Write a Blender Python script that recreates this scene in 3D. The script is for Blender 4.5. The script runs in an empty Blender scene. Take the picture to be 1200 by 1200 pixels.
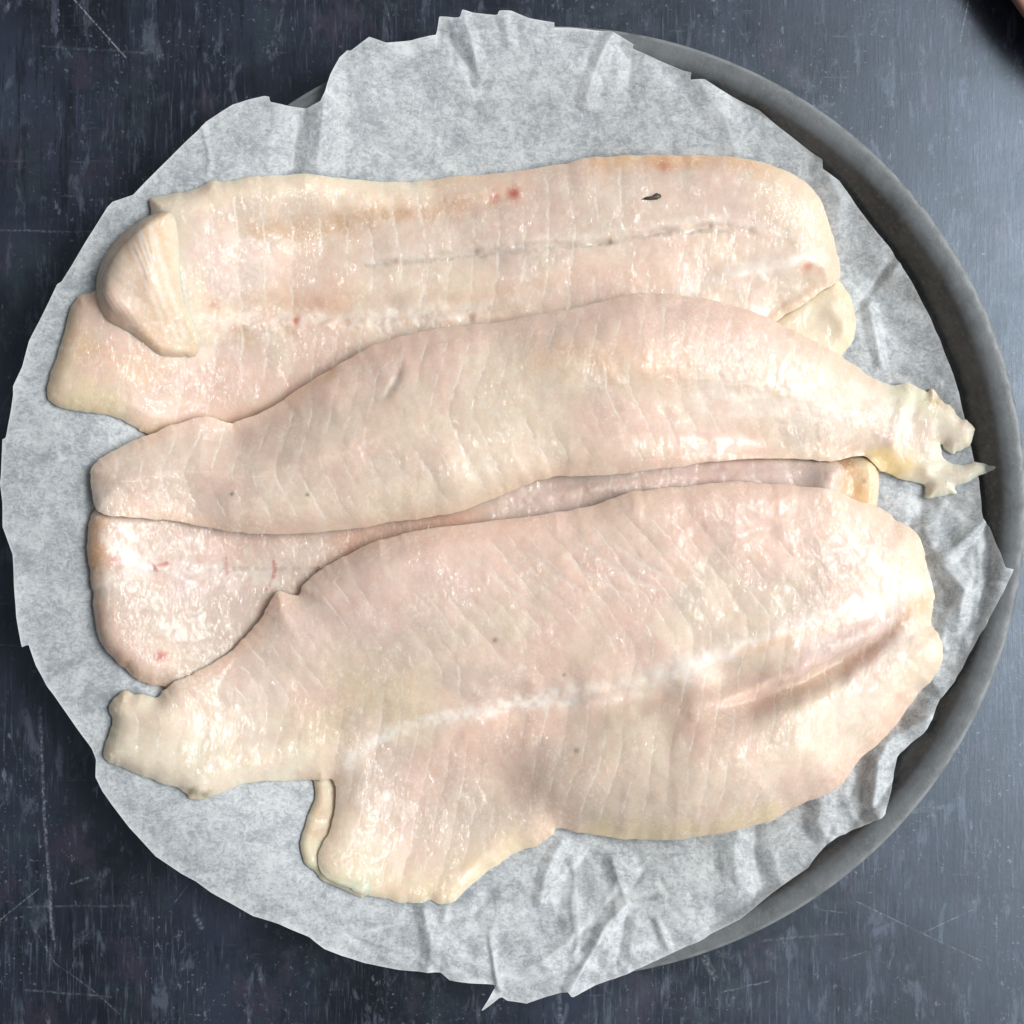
import bpy, math
import numpy as np
from mathutils import Vector

# ---------------------------------------------------------------- camera, light, exposure
S = 0.00027            # metres per drawing unit (one unit = one photo pixel at table level)
CAM_H = 1648.0         # camera height above the table in drawing units (0.445 m)
scene = bpy.context.scene
cam_d = bpy.data.cameras.new('camera')
cam = bpy.data.objects.new('camera', cam_d)
scene.collection.objects.link(cam)
cam.location = (0, 0, CAM_H * S)
cam.rotation_euler = (0, 0, 0)
cam_d.sensor_width = 36
cam_d.lens = 36 * CAM_H / 1200.0
cam_d.clip_start = 0.01
cam_d.clip_end = 50
scene.camera = cam

world = bpy.data.worlds.new('World')
scene.world = world
world.use_nodes = True
bg = world.node_tree.nodes['Background']
bg.inputs[0].default_value = (0.87, 0.94, 1.0, 1)
bg.inputs[1].default_value = 0.165

def window_light(name, loc, target, sx, sy, power, col):
    ld = bpy.data.lights.new(name, 'AREA')
    ld.shape = 'RECTANGLE'; ld.size = sx; ld.size_y = sy
    ld.energy = power; ld.color = col
    o = bpy.data.objects.new(name, ld)
    scene.collection.objects.link(o)
    o.location = loc
    o.rotation_euler = (Vector(target) - Vector(loc)).to_track_quat('-Z', 'Y').to_euler()
    return o
window_light('window_light', (1.00, 0.10, 1.14), (0.0, 0.0, 0.0), 1.7, 1.05, 26.0, (0.96, 0.985, 1.0))
window_light('glint_light', (0.92, 0.10, 1.18), (0.0, 0.0, 0.0), 0.62, 0.46, 12.5, (1.0, 0.99, 0.97))  # small added lamp for wet glints, not a window of its own

vs = scene.view_settings
vs.view_transform = 'Standard'; vs.look = 'None'; vs.gamma = 1.0; vs.use_curve_mapping = False
vs.exposure = 0.0
scene.cycles.use_denoising = True
scene.cycles.max_bounces = 8

# ---------------------------------------------------------------- numeric helpers
def smooth(a, b, x):
    t = np.clip((x - a) / (b - a), 0, 1)
    return t * t * (3 - 2 * t)

_tabs = {}
def _tab(seed):
    if seed not in _tabs:
        _tabs[seed] = np.random.RandomState(seed).rand(256, 256).astype(np.float32)
    return _tabs[seed]

def vnoise(x, y, seed=1):
    """smooth value noise, -1..1"""
    t = _tab(seed)
    xi = np.floor(x).astype(np.int64); yi = np.floor(y).astype(np.int64)
    fx = x - xi; fy = y - yi
    fx = fx * fx * fx * (fx * (fx * 6 - 15) + 10); fy = fy * fy * fy * (fy * (fy * 6 - 15) + 10)
    x0 = xi & 255; x1 = (xi + 1) & 255; y0 = yi & 255; y1 = (yi + 1) & 255
    a = t[y0, x0] * (1 - fx) + t[y0, x1] * fx
    b = t[y1, x0] * (1 - fx) + t[y1, x1] * fx
    return (a * (1 - fy) + b * fy) * 2 - 1

def fbm(x, y, wl, seed=1, octv=3):
    s = 0; a = 1.0; n = 0
    for k in range(octv):
        s = s + a * vnoise(x / wl + 17.3 * k, y / wl - 9.1 * k, seed + k); n += a
        a *= 0.5; wl *= 0.5
    return s / n

def trinoise(x, y, wl, seed=1):
    """linear interpolation over a triangle lattice: flat facets with sharp folds"""
    t = _tab(seed)
    x = x + 0.22 * wl * vnoise(x / wl, y / wl, seed + 50); y = y + 0.22 * wl * vnoise(x / wl + 31, y / wl, seed + 51)
    u = (x + y * 0.57735) / wl; v = y * 1.1547 / wl
    ui = np.floor(u).astype(np.int64); vi = np.floor(v).astype(np.int64)
    fu = u - ui; fv = v - vi
    g = lambda a, b: t[b & 255, a & 255]
    lo = g(ui, vi) * (1 - fu - fv) + g(ui + 1, vi) * fu + g(ui, vi + 1) * fv
    hi = g(ui + 1, vi + 1) * (fu + fv - 1) + g(ui, vi + 1) * (1 - fu) + g(ui + 1, vi) * (1 - fv)
    return np.where(fu + fv < 1, lo, hi) * 2 - 1

def seg_near(x, y, pts, closed):
    """distance to a polyline, nearest point, and arc length along it"""
    P = np.asarray(pts, np.float32)
    Q = np.roll(P, -1, 0) if closed else P[1:]
    A = P if closed else P[:-1]
    D = Q - A; L2 = (D ** 2).sum(1) + 1e-9
    arc = np.concatenate([[0], np.cumsum(np.sqrt(L2))])
    n = len(x)
    dist = np.full(n, 1e9, np.float32); nx = np.zeros(n, np.float32); ny = np.zeros(n, np.float32); s = np.zeros(n, np.float32)
    x = x.astype(np.float32); y = y.astype(np.float32)
    for k in range(len(A)):
        px = x - A[k, 0]; py = y - A[k, 1]
        t = np.clip((px * D[k, 0] + py * D[k, 1]) / L2[k], 0, 1)
        qx = A[k, 0] + t * D[k, 0]; qy = A[k, 1] + t * D[k, 1]
        d = (x - qx) ** 2 + (y - qy) ** 2
        m = d < dist
        dist[m] = d[m]; nx[m] = qx[m]; ny[m] = qy[m]; s[m] = (arc[k] + t * math.sqrt(L2[k]))[m]
    return np.sqrt(dist), nx, ny, s

def inside(x, y, pts):
    P = np.asarray(pts, np.float64)
    r = np.zeros(len(x), bool)
    for (x0, y0), (x1, y1) in zip(P, np.roll(P, -1, 0)):
        if y0 == y1: continue
        c = (y0 > y) != (y1 > y)
        r ^= c & (x < (x1 - x0) * (y - y0) / (y1 - y0) + x0)
    return r

def catmull(pts, n=3, closed=True):
    P = np.asarray(pts, float); out = []
    N = len(P)
    for i in range(N if closed else N - 1):
        if closed: p0, p1, p2, p3 = P[i - 1], P[i], P[(i + 1) % N], P[(i + 2) % N]
        else: p0, p1, p2, p3 = P[max(i - 1, 0)], P[i], P[i + 1], P[min(i + 2, N - 1)]
        for k in range(n):
            t = k / n
            out.append(0.5 * (2 * p1 + (p2 - p0) * t + (2 * p0 - 5 * p1 + 4 * p2 - p3) * t * t + (3 * p1 - p0 - 3 * p2 + p3) * t ** 3))
    if not closed: out.append(P[-1])
    return np.array(out)

# coarse height map of everything laid down so far (drawing units)
GR = 680; GH = 2.0
gx, gy = np.meshgrid(np.arange(-GR, GR + 1, GH), np.arange(-GR, GR + 1, GH))
GN = gx.shape[0]
def gsample(G, x, y):
    u = np.clip((x + GR) / GH, 0, GN - 1.001); v = np.clip((y + GR) / GH, 0, GN - 1.001)
    i = u.astype(np.int64); j = v.astype(np.int64); a = u - i; b = v - j
    return (G[j, i] * (1 - a) + G[j, i + 1] * a) * (1 - b) + (G[j + 1, i] * (1 - a) + G[j + 1, i + 1] * a) * b
def blur(G, sig):
    sig /= GH; r = int(sig * 3) + 1
    k = np.exp(-0.5 * (np.arange(-r, r + 1) / sig) ** 2); k /= k.sum()
    for ax in (0, 1):
        p = np.pad(G, [(r, r) if a == ax else (0, 0) for a in (0, 1)], 'edge')
        o = np.zeros_like(G)
        for n, w in enumerate(k):
            o += w * (p[n:n + GN] if ax == 0 else p[:, n:n + GN])
        G = o
    return G
HM = np.zeros_like(gx)

def at(px, py, z):
    """a photo pixel seen at height z -> world position in drawing units"""
    f = 1 - z / CAM_H
    return (px - 600) * f, (600 - py) * f
def unproj(pts, zfun):
    P = np.asarray(pts, float)
    z = np.zeros(len(P))
    for _ in range(3):
        X, Y = at(P[:, 0], P[:, 1], z); z = zfun(X, Y)
    X, Y = at(P[:, 0], P[:, 1], z)
    return np.stack([X, Y], 1)

def sdf(x, y, outline):
    """coarse signed distance + exact close to the edge; returns d (positive inside), nearest x, nearest y"""
    d, nx, ny, _ = seg_near(x, y, outline, True)
    return np.where(inside(x, y, outline), d, -d), nx, ny

def sheet(outline, h):
    """grid clipped to an outline: node x, y, d and quads; rim nodes snapped on the outline"""
    lo = outline.min(0) - 2 * h; hi = outline.max(0) + 2 * h
    xs = np.arange(lo[0], hi[0], h); ys = np.arange(lo[1], hi[1], h)
    X, Y = np.meshgrid(xs, ys); sh = X.shape
    c = 4
    Xc, Yc = np.meshgrid(np.arange(lo[0] - 8, hi[0] + 16, c * h), np.arange(lo[1] - 8, hi[1] + 16, c * h))
    dc, _, _ = sdf(Xc.ravel(), Yc.ravel(), outline)
    dc = dc.reshape(Xc.shape)
    u = (X - Xc[0, 0]) / (c * h); v = (Y - Yc[0, 0]) / (c * h)
    i = np.clip(u.astype(int), 0, dc.shape[1] - 2); j = np.clip(v.astype(int), 0, dc.shape[0] - 2); a = u - i; b = v - j
    d = ((dc[j, i] * (1 - a) + dc[j, i + 1] * a) * (1 - b) + (dc[j + 1, i] * (1 - a) + dc[j + 1, i + 1] * a) * b).ravel()
    X = X.ravel().copy(); Y = Y.ravel().copy()
    m = np.abs(d) < 7 * h
    dd, nx, ny = sdf(X[m], Y[m], outline)
    d[m] = dd
    NX = X.copy(); NY = Y.copy(); NX[m] = nx; NY[m] = ny
    core = (d > 0.35 * h).reshape(sh)
    cell = core[:-1, :-1] | core[1:, :-1] | core[:-1, 1:] | core[1:, 1:]
    snap = d <= 0.35 * h
    X[snap] = NX[snap]; Y[snap] = NY[snap]; d[snap] = 0
    idx = np.arange(len(X)).reshape(sh)
    q = np.stack([idx[:-1, :-1][cell], idx[:-1, 1:][cell], idx[1:, 1:][cell], idx[1:, :-1][cell]], 1)
    used = np.unique(q)
    rem = np.full(len(X), -1); rem[used] = np.arange(len(used))
    return X[used], Y[used], d[used], rem[q]

def mesh_from(name, co, quads, mat, parent=None, col=None, smooth_sh=True, attrs=None):
    me = bpy.data.meshes.new(name)
    co = np.asarray(co, np.float32) * S
    nq = len(quads); k = quads.shape[1]
    me.vertices.add(len(co)); me.vertices.foreach_set('co', co.ravel())
    me.loops.add(nq * k); me.loops.foreach_set('vertex_index', quads.astype(np.int32).ravel())
    me.polygons.add(nq); me.polygons.foreach_set('loop_start', np.arange(0, nq * k, k, dtype=np.int32))
    me.polygons.foreach_set('use_smooth', np.full(nq, smooth_sh))
    if col is not None:
        at_ = me.attributes.new('Col', 'FLOAT_COLOR', 'POINT')
        at_.data.foreach_set('color', np.concatenate([col, np.ones((len(col), 1))], 1).astype(np.float32).ravel())
    for k_, v_ in (attrs or {}).items():
        at_ = me.attributes.new(k_, 'FLOAT', 'POINT'); at_.data.foreach_set('value', v_.astype(np.float32))
    me.update(calc_edges=True); me.validate()
    me.materials.append(mat)
    o = bpy.data.objects.new(name, me)
    scene.collection.objects.link(o)
    if parent: o.parent = parent
    return o

def tag(o, label=None, cat=None, group=None, kind=None):
    for k, v in (('label', label), ('category', cat), ('group', group), ('kind', kind)):
        if v: o[k] = v
    return o
def thing(name, label, cat, group=None):
    o = bpy.data.objects.new(name, None)
    o.empty_display_size = 0.01
    scene.collection.objects.link(o)
    return tag(o, label, cat, group)

# ---------------------------------------------------------------- material helpers
class NT:
    def __init__(s, name):
        s.m = bpy.data.materials.new(name); s.m.use_nodes = True
        s.t = s.m.node_tree; s.b = s.t.nodes['Principled BSDF']; s.out = s.t.nodes['Material Output']
    def n(s, typ, **kw):
        nd = s.t.nodes.new(typ)
        for k, v in kw.items(): setattr(nd, k, v)
        return nd
    def put(s, sock, v):
        if isinstance(v, (int, float)): sock.default_value = v
        elif isinstance(v, (tuple, list)):
            sock.default_value = tuple(v) + ((1,) if len(v) == 3 and sock.type == 'RGBA' else ())
        else: s.t.links.new(v, sock)
    def math(s, op, a, b=None, c=None, clamp=False):
        nd = s.n('ShaderNodeMath', operation=op, use_clamp=clamp)
        for i, v in enumerate((a, b, c)):
            if v is not None: s.put(nd.inputs[i], v)
        return nd.outputs[0]
    def vmath(s, op, a, b=None, scale=None, out=0):
        nd = s.n('ShaderNodeVectorMath', operation=op)
        s.put(nd.inputs[0], a)
        if b is not None: s.put(nd.inputs[1], b)
        if scale is not None: s.put(nd.inputs['Scale'], scale)
        return nd.outputs[out]
    def noise(s, vec, scale, detail=4, rough=0.55, dist=0.0):
        nd = s.n('ShaderNodeTexNoise')
        s.put(nd.inputs['Vector'], vec)
        nd.inputs['Scale'].default_value = scale; nd.inputs['Detail'].default_value = detail
        nd.inputs['Roughness'].default_value = rough; nd.inputs['Distortion'].default_value = dist
        return nd.outputs[0]
    def ramp(s, fac, a, b, lo=0.0, hi=1.0):
        nd = s.n('ShaderNodeMapRange', interpolation_type='SMOOTHSTEP')
        s.put(nd.inputs[0], fac)
        for i, v in zip((1, 2, 3, 4), (a, b, lo, hi)): s.put(nd.inputs[i], v)
        return nd.outputs[0]
    def mix(s, fac, a, b):
        nd = s.n('ShaderNodeMix', data_type='RGBA')
        s.put(nd.inputs[0], fac); s.put(nd.inputs[6], a); s.put(nd.inputs[7], b)
        return nd.outputs[2]
    def pos(s, sx=1, sy=1, sz=1, rot=0):
        g = s.n('ShaderNodeNewGeometry').outputs['Position']
        mp = s.n('ShaderNodeMapping')
        mp.inputs['Scale'].default_value = (sx, sy, sz); mp.inputs['Rotation'].default_value = (0, 0, rot)
        s.t.links.new(g, mp.inputs[0])
        return mp.outputs[0]
    def bump(s, h, strength, dist, normal=None):
        nd = s.n('ShaderNodeBump')
        nd.inputs['Strength'].default_value = strength; nd.inputs['Distance'].default_value = dist
        s.put(nd.inputs['Height'], h)
        if normal is not None: s.put(nd.inputs['Normal'], normal)
        return nd.outputs[0]
    def set(s, **kw):
        for k, v in kw.items(): s.put(s.b.inputs[k.replace('_', ' ')], v)

# ---------------------------------------------------------------- table
def table_material():
    m = NT('dark_painted_wood')
    p = m.pos()
    streak = m.noise(m.pos(1, 0.075, 1), 1000, 5, 0.68)
    patch = m.noise(p, 13, 4, 0.6)
    grime = m.noise(p, 55, 4, 0.72)
    base = m.mix(m.ramp(patch, 0.35, 0.68), (0.002, 0.0026, 0.006), (0.024, 0.030, 0.050))
    base = m.mix(m.ramp(grime, 0.50, 0.72, 0, 0.7), base, (0.017, 0.028, 0.034))
    base = m.mix(m.ramp(m.noise(m.pos(1, 1, 1, 0.9), 26, 4, 0.6), 0.55, 0.72, 0, 0.5), base, (0.020, 0.014, 0.020))
    # rubbed grain: pale thin vertical streaks that come and go
    where = m.ramp(m.noise(m.pos(1, 0.7, 1), 24, 5, 0.68), 0.42, 0.66, 0.05, 1)
    base = m.mix(m.math('MULTIPLY', m.math('MULTIPLY', m.ramp(streak, 0.50, 0.72), where), 1.0), base, (0.10, 0.118, 0.165))
    dk = m.math('MULTIPLY', m.ramp(m.noise(m.pos(1, 0.06, 1), 640, 4, 0.65), 0.54, 0.66), m.ramp(m.noise(m.pos(1, 1, 1, 0.3), 17, 3), 0.42, 0.62))
    base = m.mix(m.math('MULTIPLY', dk, 0.85), base, (0.003, 0.004, 0.007))
    scf = m.noise(m.pos(1, 0.35, 1, 0.03), 150, 5, 0.72, 0.5)
    base = m.mix(m.math('MULTIPLY', m.ramp(scf, 0.54, 0.66), 0.6), base, (0.09, 0.105, 0.14))
    base = m.mix(m.math('MULTIPLY', m.ramp(m.noise(m.pos(1, 0.12, 1, -0.02), 210, 4, 0.7), 0.55, 0.66), 0.7), base, (0.0015, 0.002, 0.004))
    base = m.mix(m.ramp(m.noise(m.pos(1, 0.8, 1, 0.5), 40, 5, 0.7), 0.54, 0.66, 0, 0.6), base, (0.036, 0.026, 0.044))
    # chips and specks
    sp = m.noise(p, 620, 5, 0.66)
    spk = m.math('MULTIPLY', m.ramp(sp, 0.60, 0.68), m.ramp(m.noise(p, 34, 4), 0.44, 0.58))
    base = m.mix(m.math('MULTIPLY', spk, 0.55), base, (0.22, 0.25, 0.30))
    sp2 = m.noise(m.pos(1, 0.35, 1, 0.06), 250, 4, 0.76)
    base = m.mix(m.math('MULTIPLY', m.ramp(sp2, 0.63, 0.70), 0.6), base, (0.16, 0.185, 0.23))
    hz = m.noise(m.pos(0.10, 1, 1, 0.04), 520, 4, 0.66)
    base = m.mix(m.math('MULTIPLY', m.math('MULTIPLY', m.ramp(hz, 0.62, 0.70), m.ramp(m.noise(p, 30, 3), 0.5, 0.62)), 0.45), base, (0.11, 0.13, 0.165))
    # single scratches where the photograph has them: (x0,y0,x1,y1,width,strength,dark)
    scr = [(82, -6, 148, 68, 1.3, .75, 0), (47, 830, 52, 960, 2.6, .5, 0), (52, 955, 62, 1100, 2.8, .5, 0),
           (0, 1078, 45, 1042, 1.2, .45, 0), (40, 1090, 66, 1130, 1.4, .33, 0), (66, 1130, 108, 1160, 1.4, .33, 0), (108, 1160, 140, 1188, 1.3, .3, 0),
           (25, 1063, 152, 1061, 2.0, .2, 0), (30, 1160, 130, 1168, 1.8, .25, 0), (84, 1035, 103, 1028, 2.2, .4, 0),
           (0, 270, 110, 272, 1.8, .3, 0), (203, 1060, 222, 1035, 1.0, .4, 0), (50, 54, 170, 62, 2.4, .16, 0),
           (1136, -4, 1125, 48, 1.3, .7, 0), (1128, -2, 1122, 25, 1.0, .5, 0),
           (1003, 1056, 1096, 1101, 1.3, .4, 0), (1096, 1101, 1150, 1126, 1.3, .3, 0), (1082, 1093, 1140, 1066, 1.0, .4, 0), (1168, 1072, 1168, 1106, 1.3, .5, 0),
           (960, 1066, 992, 1070, 1.2, .5, 0), (845, 1163, 900, 1150, 1.5, .35, 0), (988, 1124, 1016, 1115, 1.0, .4, 0), (894, 1102, 990, 1094, 2.2, .22, 0),
           (825, 1122, 838, 1145, 6, .3, 0), (843, 1117, 862, 1124, 6, .28, 0), (900, 1116, 908, 1122, 5, .3, 0),
           (1070, 950, 1105, 945, 4.5, .28, 0), (1092, 940, 1095, 966, 4.0, .25, 0), (655, 1160, 657, 1200, 4, .35, 0), (228, 1072, 236, 1086, 4.5, .45, 0),
           (1076, 1008, 1110, 1016, 1.6, .85, 1), (1110, 1016, 1155, 1022, 1.7, .9, 1), (1155, 1022, 1172, 1036, 1.2, .9, 1), (1172, 1036, 1205, 1048, 1.5, .95, 1), (1005, 1029, 1040, 1019, 1.6, .7, 1)]
    px = m.n('ShaderNodeNewGeometry').outputs['Position']
    wob = m.n('ShaderNodeTexNoise'); wob.inputs['Scale'].default_value = 330; m.t.links.new(px, wob.inputs['Vector'])
    pw = m.vmath('ADD', px, m.vmath('SCALE', m.vmath('SUBTRACT', wob.outputs['Color'], (0.5, 0.5, 0.5)), scale=4.2 * S))
    brk = m.noise(p, 900, 3, 0.7)
    acc = {0: None, 1: None}
    for x0, y0, x1, y1, w, st, dark in scr:
        a = Vector(((x0 - 600) * S, (600 - y0) * S, 0)); b = Vector(((x1 - 600) * S, (600 - y1) * S, 0)); ab = b - a
        pa = m.vmath('SUBTRACT', pw if w > 1.35 or dark else px, tuple(a))
        h = m.math('MULTIPLY', m.vmath('DOT_PRODUCT', pa, tuple(ab), out=1), 1 / ab.length_squared, clamp=True)
        d = m.vmath('LENGTH', m.vmath('SUBTRACT', pa, m.vmath('SCALE', tuple(ab), scale=h)), out=1)
        f = m.math('MULTIPLY', m.ramp(d, 0.25 * w * S, w * S, 1, 0), st)
        acc[dark] = f if acc[dark] is None else m.math('MAXIMUM', acc[dark], f)
    brk2 = m.math('MULTIPLY', m.ramp(brk, 0.42, 0.60, 0.12, 1), m.ramp(m.noise(p, 210, 3, 0.6), 0.36, 0.58, 0.3, 0.9))
    base = m.mix(m.math('MULTIPLY', acc[0], brk2), base, (0.36, 0.39, 0.43))
    base = m.mix(m.math('MULTIPLY', acc[1], m.ramp(brk, 0.45, 0.55, 0, 1)), base, (0.002, 0.002, 0.003))
    hgt = streak
    m.set(Base_Color=base, Roughness=m.ramp(grime, 0.3, 0.7, 0.31, 0.43), Normal=m.bump(m.math('ADD', hgt, sp), 0.10, 0.0003))
    m.b.inputs['Specular IOR Level'].default_value = 1.0
    m.b.inputs['Specular Tint'].default_value = (0.72, 0.85, 1.0, 1)
    return m.m

def box(name, x0, x1, y0, y1, z0, z1, mat, parent=None):
    co = [(x, y, z) for z in (z0, z1) for y in (y0, y1) for x in (x0, x1)]
    q = np.array([[0, 2, 3, 1], [4, 5, 7, 6], [0, 1, 5, 4], [2, 6, 7, 3], [0, 4, 6, 2], [1, 3, 7, 5]])
    return mesh_from(name, co, q, mat, parent, smooth_sh=False)
tag(box('table_top', -2200, 2200, -2200, 2200, -110, 0, table_material()), 'dark blue-black painted wooden table top, scratched and worn', 'table', kind='structure')

# ---------------------------------------------------------------- pan
PCX, PCY = at(644, 589, 60)
PROF = [(0, 4), (440, 4), (458, 5), (472, 8), (486, 16), (497, 31), (505, 47), (511, 56.5), (516, 61), (522, 63), (528, 64), (533, 64.5), (536.5, 63.3), (538, 60), (537.5, 57), (534, 55),
        (512, 51), (504, 45), (497, 33), (488, 16), (478, 4), (466, 0), (0, 0)]
def lathe(name, prof, cx, cy, mat, n=256, jit=0.0, parent=None):
    P = np.array(prof, float); a = np.linspace(0, 2 * math.pi, n, endpoint=False)
    R = P[:, 0][:, None] * (1 + jit * (fbm(3 * np.cos(a), 3 * np.sin(a), 1.0, 7) )[None, :])
    X = cx + R * np.cos(a); Y = cy + R * np.sin(a); Z = np.repeat(P[:, 1][:, None], n, 1)
    co = np.stack([X, Y, Z], 2).reshape(-1, 3)
    q = []
    for i in range(len(P) - 1):
        j = np.arange(n)
        q.append(np.stack([i * n + j, i * n + (j + 1) % n, (i + 1) * n + (j + 1) % n, (i + 1) * n + j], 1)[:, ::-1])
    return mesh_from(name, co, np.concatenate(q), mat, parent)

def pan_material():
    m = NT('worn_dark_steel')
    p = m.pos()
    base = m.mix(m.ramp(m.noise(p, 45, 5, 0.65), 0.35, 0.7), (0.034, 0.036, 0.038), (0.085, 0.087, 0.086))
    base = m.mix(m.ramp(m.noise(p, 700, 4, 0.7), 0.5, 0.72, 0, 0.4), base, (0.16, 0.17, 0.175))
    base = m.mix(m.ramp(m.noise(m.pos(1, 1, 1, 1.0), 420, 4, 0.7), 0.58, 0.72, 0, 0.6), base, (0.03, 0.03, 0.032))
    z = m.n('ShaderNodeSeparateXYZ'); m.t.links.new(m.n('ShaderNodeNewGeometry').outputs['Position'], z.inputs[0])
    # rubbed bright metal along the lip; the paler rim top paints its lit look
    r = m.vmath('LENGTH', m.vmath('SUBTRACT', m.vmath('MULTIPLY', m.n('ShaderNodeNewGeometry').outputs['Position'], (1, 1, 0)), (PCX * S, PCY * S, 0)), out=1)
    lip = m.math('MULTIPLY', m.ramp(r, 531.5 * S, 536 * S), m.ramp(m.noise(p, 160, 4), 0.3, 0.6, 0.15, 0.8))
    base = m.mix(lip, base, (0.36, 0.37, 0.38))
    base = m.mix(m.math('MULTIPLY', m.ramp(r, 509 * S, 515 * S), m.ramp(m.noise(p, 110, 5, 0.7), 0.32, 0.66, 0.30, 0.55)), base, (0.185, 0.203, 0.215))
    m.set(Base_Color=base, Metallic=0.12, Roughness=m.ramp(m.noise(p, 240, 4), 0.3, 0.7, 0.42, 0.62), Normal=m.bump(m.noise(p, 900, 4, 0.7), 0.3, 0.0003))
    return m.m
PAN_M = pan_material()
pan = thing('baking_pan', 'round dark grey metal baking pan lined with parchment paper under the fish fillets', 'pan')
N_IN = 5
lathe('pan_floor', PROF[:5], PCX, PCY, PAN_M, parent=pan)
lathe('rim', PROF[4:17], PCX, PCY, PAN_M, parent=pan)
lathe('pan_underside', PROF[16:], PCX, PCY, PAN_M, parent=pan)
def panz(x, y):
    r = np.hypot(x - PCX, y - PCY)
    z = np.interp(r, [p[0] for p in PROF[:14]], [p[1] for p in PROF[:14]])
    return np.where(r < 538, z, 0.0)
HM = np.maximum(HM, panz(gx, gy))

# ---------------------------------------------------------------- parchment paper
PAPER = [(35,400),(67,333),(72,330),(100,285),(127,243),(133,237),(157,229),(173,212),(213,172),(233,153),(242,143),(273,123),(292,117),(310,113),(316,114),(317,120),(337,124),(360,127),(377,121),(383,110),(388,90),(398,68),
 (407,59),(411,60),(433,44),(453,51),(483,47),(511,40),(515,20),(539,22),(542,13),(557,16),(583,19),(585,14),(600,14),(620,22),(650,27),(648,33),(667,33),(713,37),(727,43),(743,53),(740,57),(800,83),
 (810,86),(808,95),(825,94),(890,128),(933,163),(965,186),(963,199),(982,213),(1007,247),(1040,287),(1067,330),(1087,367),(1102,400),(1120,450),(1133,500),(1147,563),(1152,608),(1160,617),(1177,665),(1187,667),(1177,690),(1167,710),(1153,737),(1133,770),(1118,800),
 (1097,827),(1083,860),(1052,888),(1048,900),(1045,923),(1037,953),(1020,965),(1000,972),(973,985),(957,1003),(947,1017),(903,1048),(867,1077),(800,1111),(753,1133),(720,1147),(670,1166),(665,1158),(617,1175),(595,1172),(587,1167),(563,1184),(580,1157),(582,1153),(527,1147),(517,1139),(467,1138),(427,1130),
 (400,1121),(380,1112),(363,1098),(327,1082),(297,1073),(247,1045),(230,1032),(213,1023),(183,1003),(153,970),(133,943),(122,927),(113,910),(113,890),(108,877),(80,837),(55,802),(43,780),(35,755),(27,758),(20,723),(15,650),(3,617),(3,590),(0,565),(1,560),(3,515),(7,513),(17,463),(17,453),(27,430)]
PA = np.asarray(PAPER, float)
_ang = np.linspace(-math.pi, math.pi, 361)
_er = np.interp(_ang, *(lambda a, r: (a[np.argsort(a)], r[np.argsort(a)]))(np.arctan2(589 - PA[:, 1], PA[:, 0] - 644), np.hypot(PA[:, 0] - 644, PA[:, 1] - 589)), period=2 * math.pi)
_b = smooth(498, 548, _er[:-1]); _k = np.exp(-0.5 * (np.arange(-30, 31) / 9.0) ** 2); _k /= _k.sum()
_b = np.convolve(np.concatenate([_b[-30:], _b, _b[:30]]), _k, 'valid')
def paper_z(x, y):
    r = np.hypot(x - PCX, y - PCY); a = np.arctan2(y - PCY, x - PCX)
    b = np.interp(a, _ang[:-1], _b, period=2 * math.pi)
    over = 7 + 62 * smooth(372, 530, r) + 0.03 * np.maximum(r - 530, 0)
    ins = 7 + 26 * smooth(420, 520, r)
    return np.maximum(over * b + ins * (1 - b), np.where(r < 545, panz(x, y), 0) + 2.0)
def fwd(P): return unproj(P, paper_z)
PAPER_W = fwd(PAPER)
# folds: (points, half width, height); sharp tents, negative = valley
CREASE = [([(384,104),(378,150),(372,205)],26,9),([(352,126),(345,165),(340,205)],24,-5),([(513,35),(545,75),(565,100)],13,-4),([(543,16),(556,60),(562,95)],10,4),
 ([(718,40),(700,75),(687,118)],14,5),([(590,18),(598,50)],9,3),([(740,56),(735,110)],16,-4),([(818,95),(850,140),(862,180)],20,4),([(1045,305),(1022,335),(1002,358)],9,-6),([(1018,360),(1026,400),(1030,425)],10,6),([(965,195),(985,235),(980,260)],16,5),
 ([(1083,622),(1098,655),(1128,690),(1122,722)],16,8),([(1152,612),(1125,635),(1108,650)],12,7),([(1160,618),(1152,660),(1158,705)],9,-4),([(1082,585),(1075,625)],14,-5),([(1120,700),(1095,745),(1088,800)],22,6),
 ([(1085,840),(1040,868),(1025,890),(1020,945)],20,15),([(1082,812),(1055,850)],16,-8),([(1010,892),(1005,935),(1017,962)],13,-7),([(962,925),(958,960),(970,985)],16,7),([(886,968),(884,1005),(895,1042)],22,-7),([(860,985),(865,1075)],24,5),
 ([(658,985),(640,1020),(633,1052)],10,5),([(690,1000),(660,1035),(652,1080)],14,-4),([(718,1010),(735,1058),(708,1085),(690,1120),(668,1158)],12,8),([(735,1065),(722,1130)],12,-5),([(575,1098),(580,1130),(585,1158)],5,5),([(560,1120),(590,1060),(640,1050)],14,3),
 ([(497,1062),(506,1100),(502,1138)],11,5),([(482,1080),(420,1095)],16,-4),([(672,1010),(678,1085),(673,1120)],7,3),([(770,1080),(782,1110)],8,4),([(620,1135),(665,1105)],10,3),
 ([(238,150),(246,180),(244,205)],5,1.5),([(20,455),(60,490),(75,560)],20,1.5),([(120,925),(200,960),(250,1010)],30,2.5)]
_rs = np.random.RandomState(4)
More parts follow.
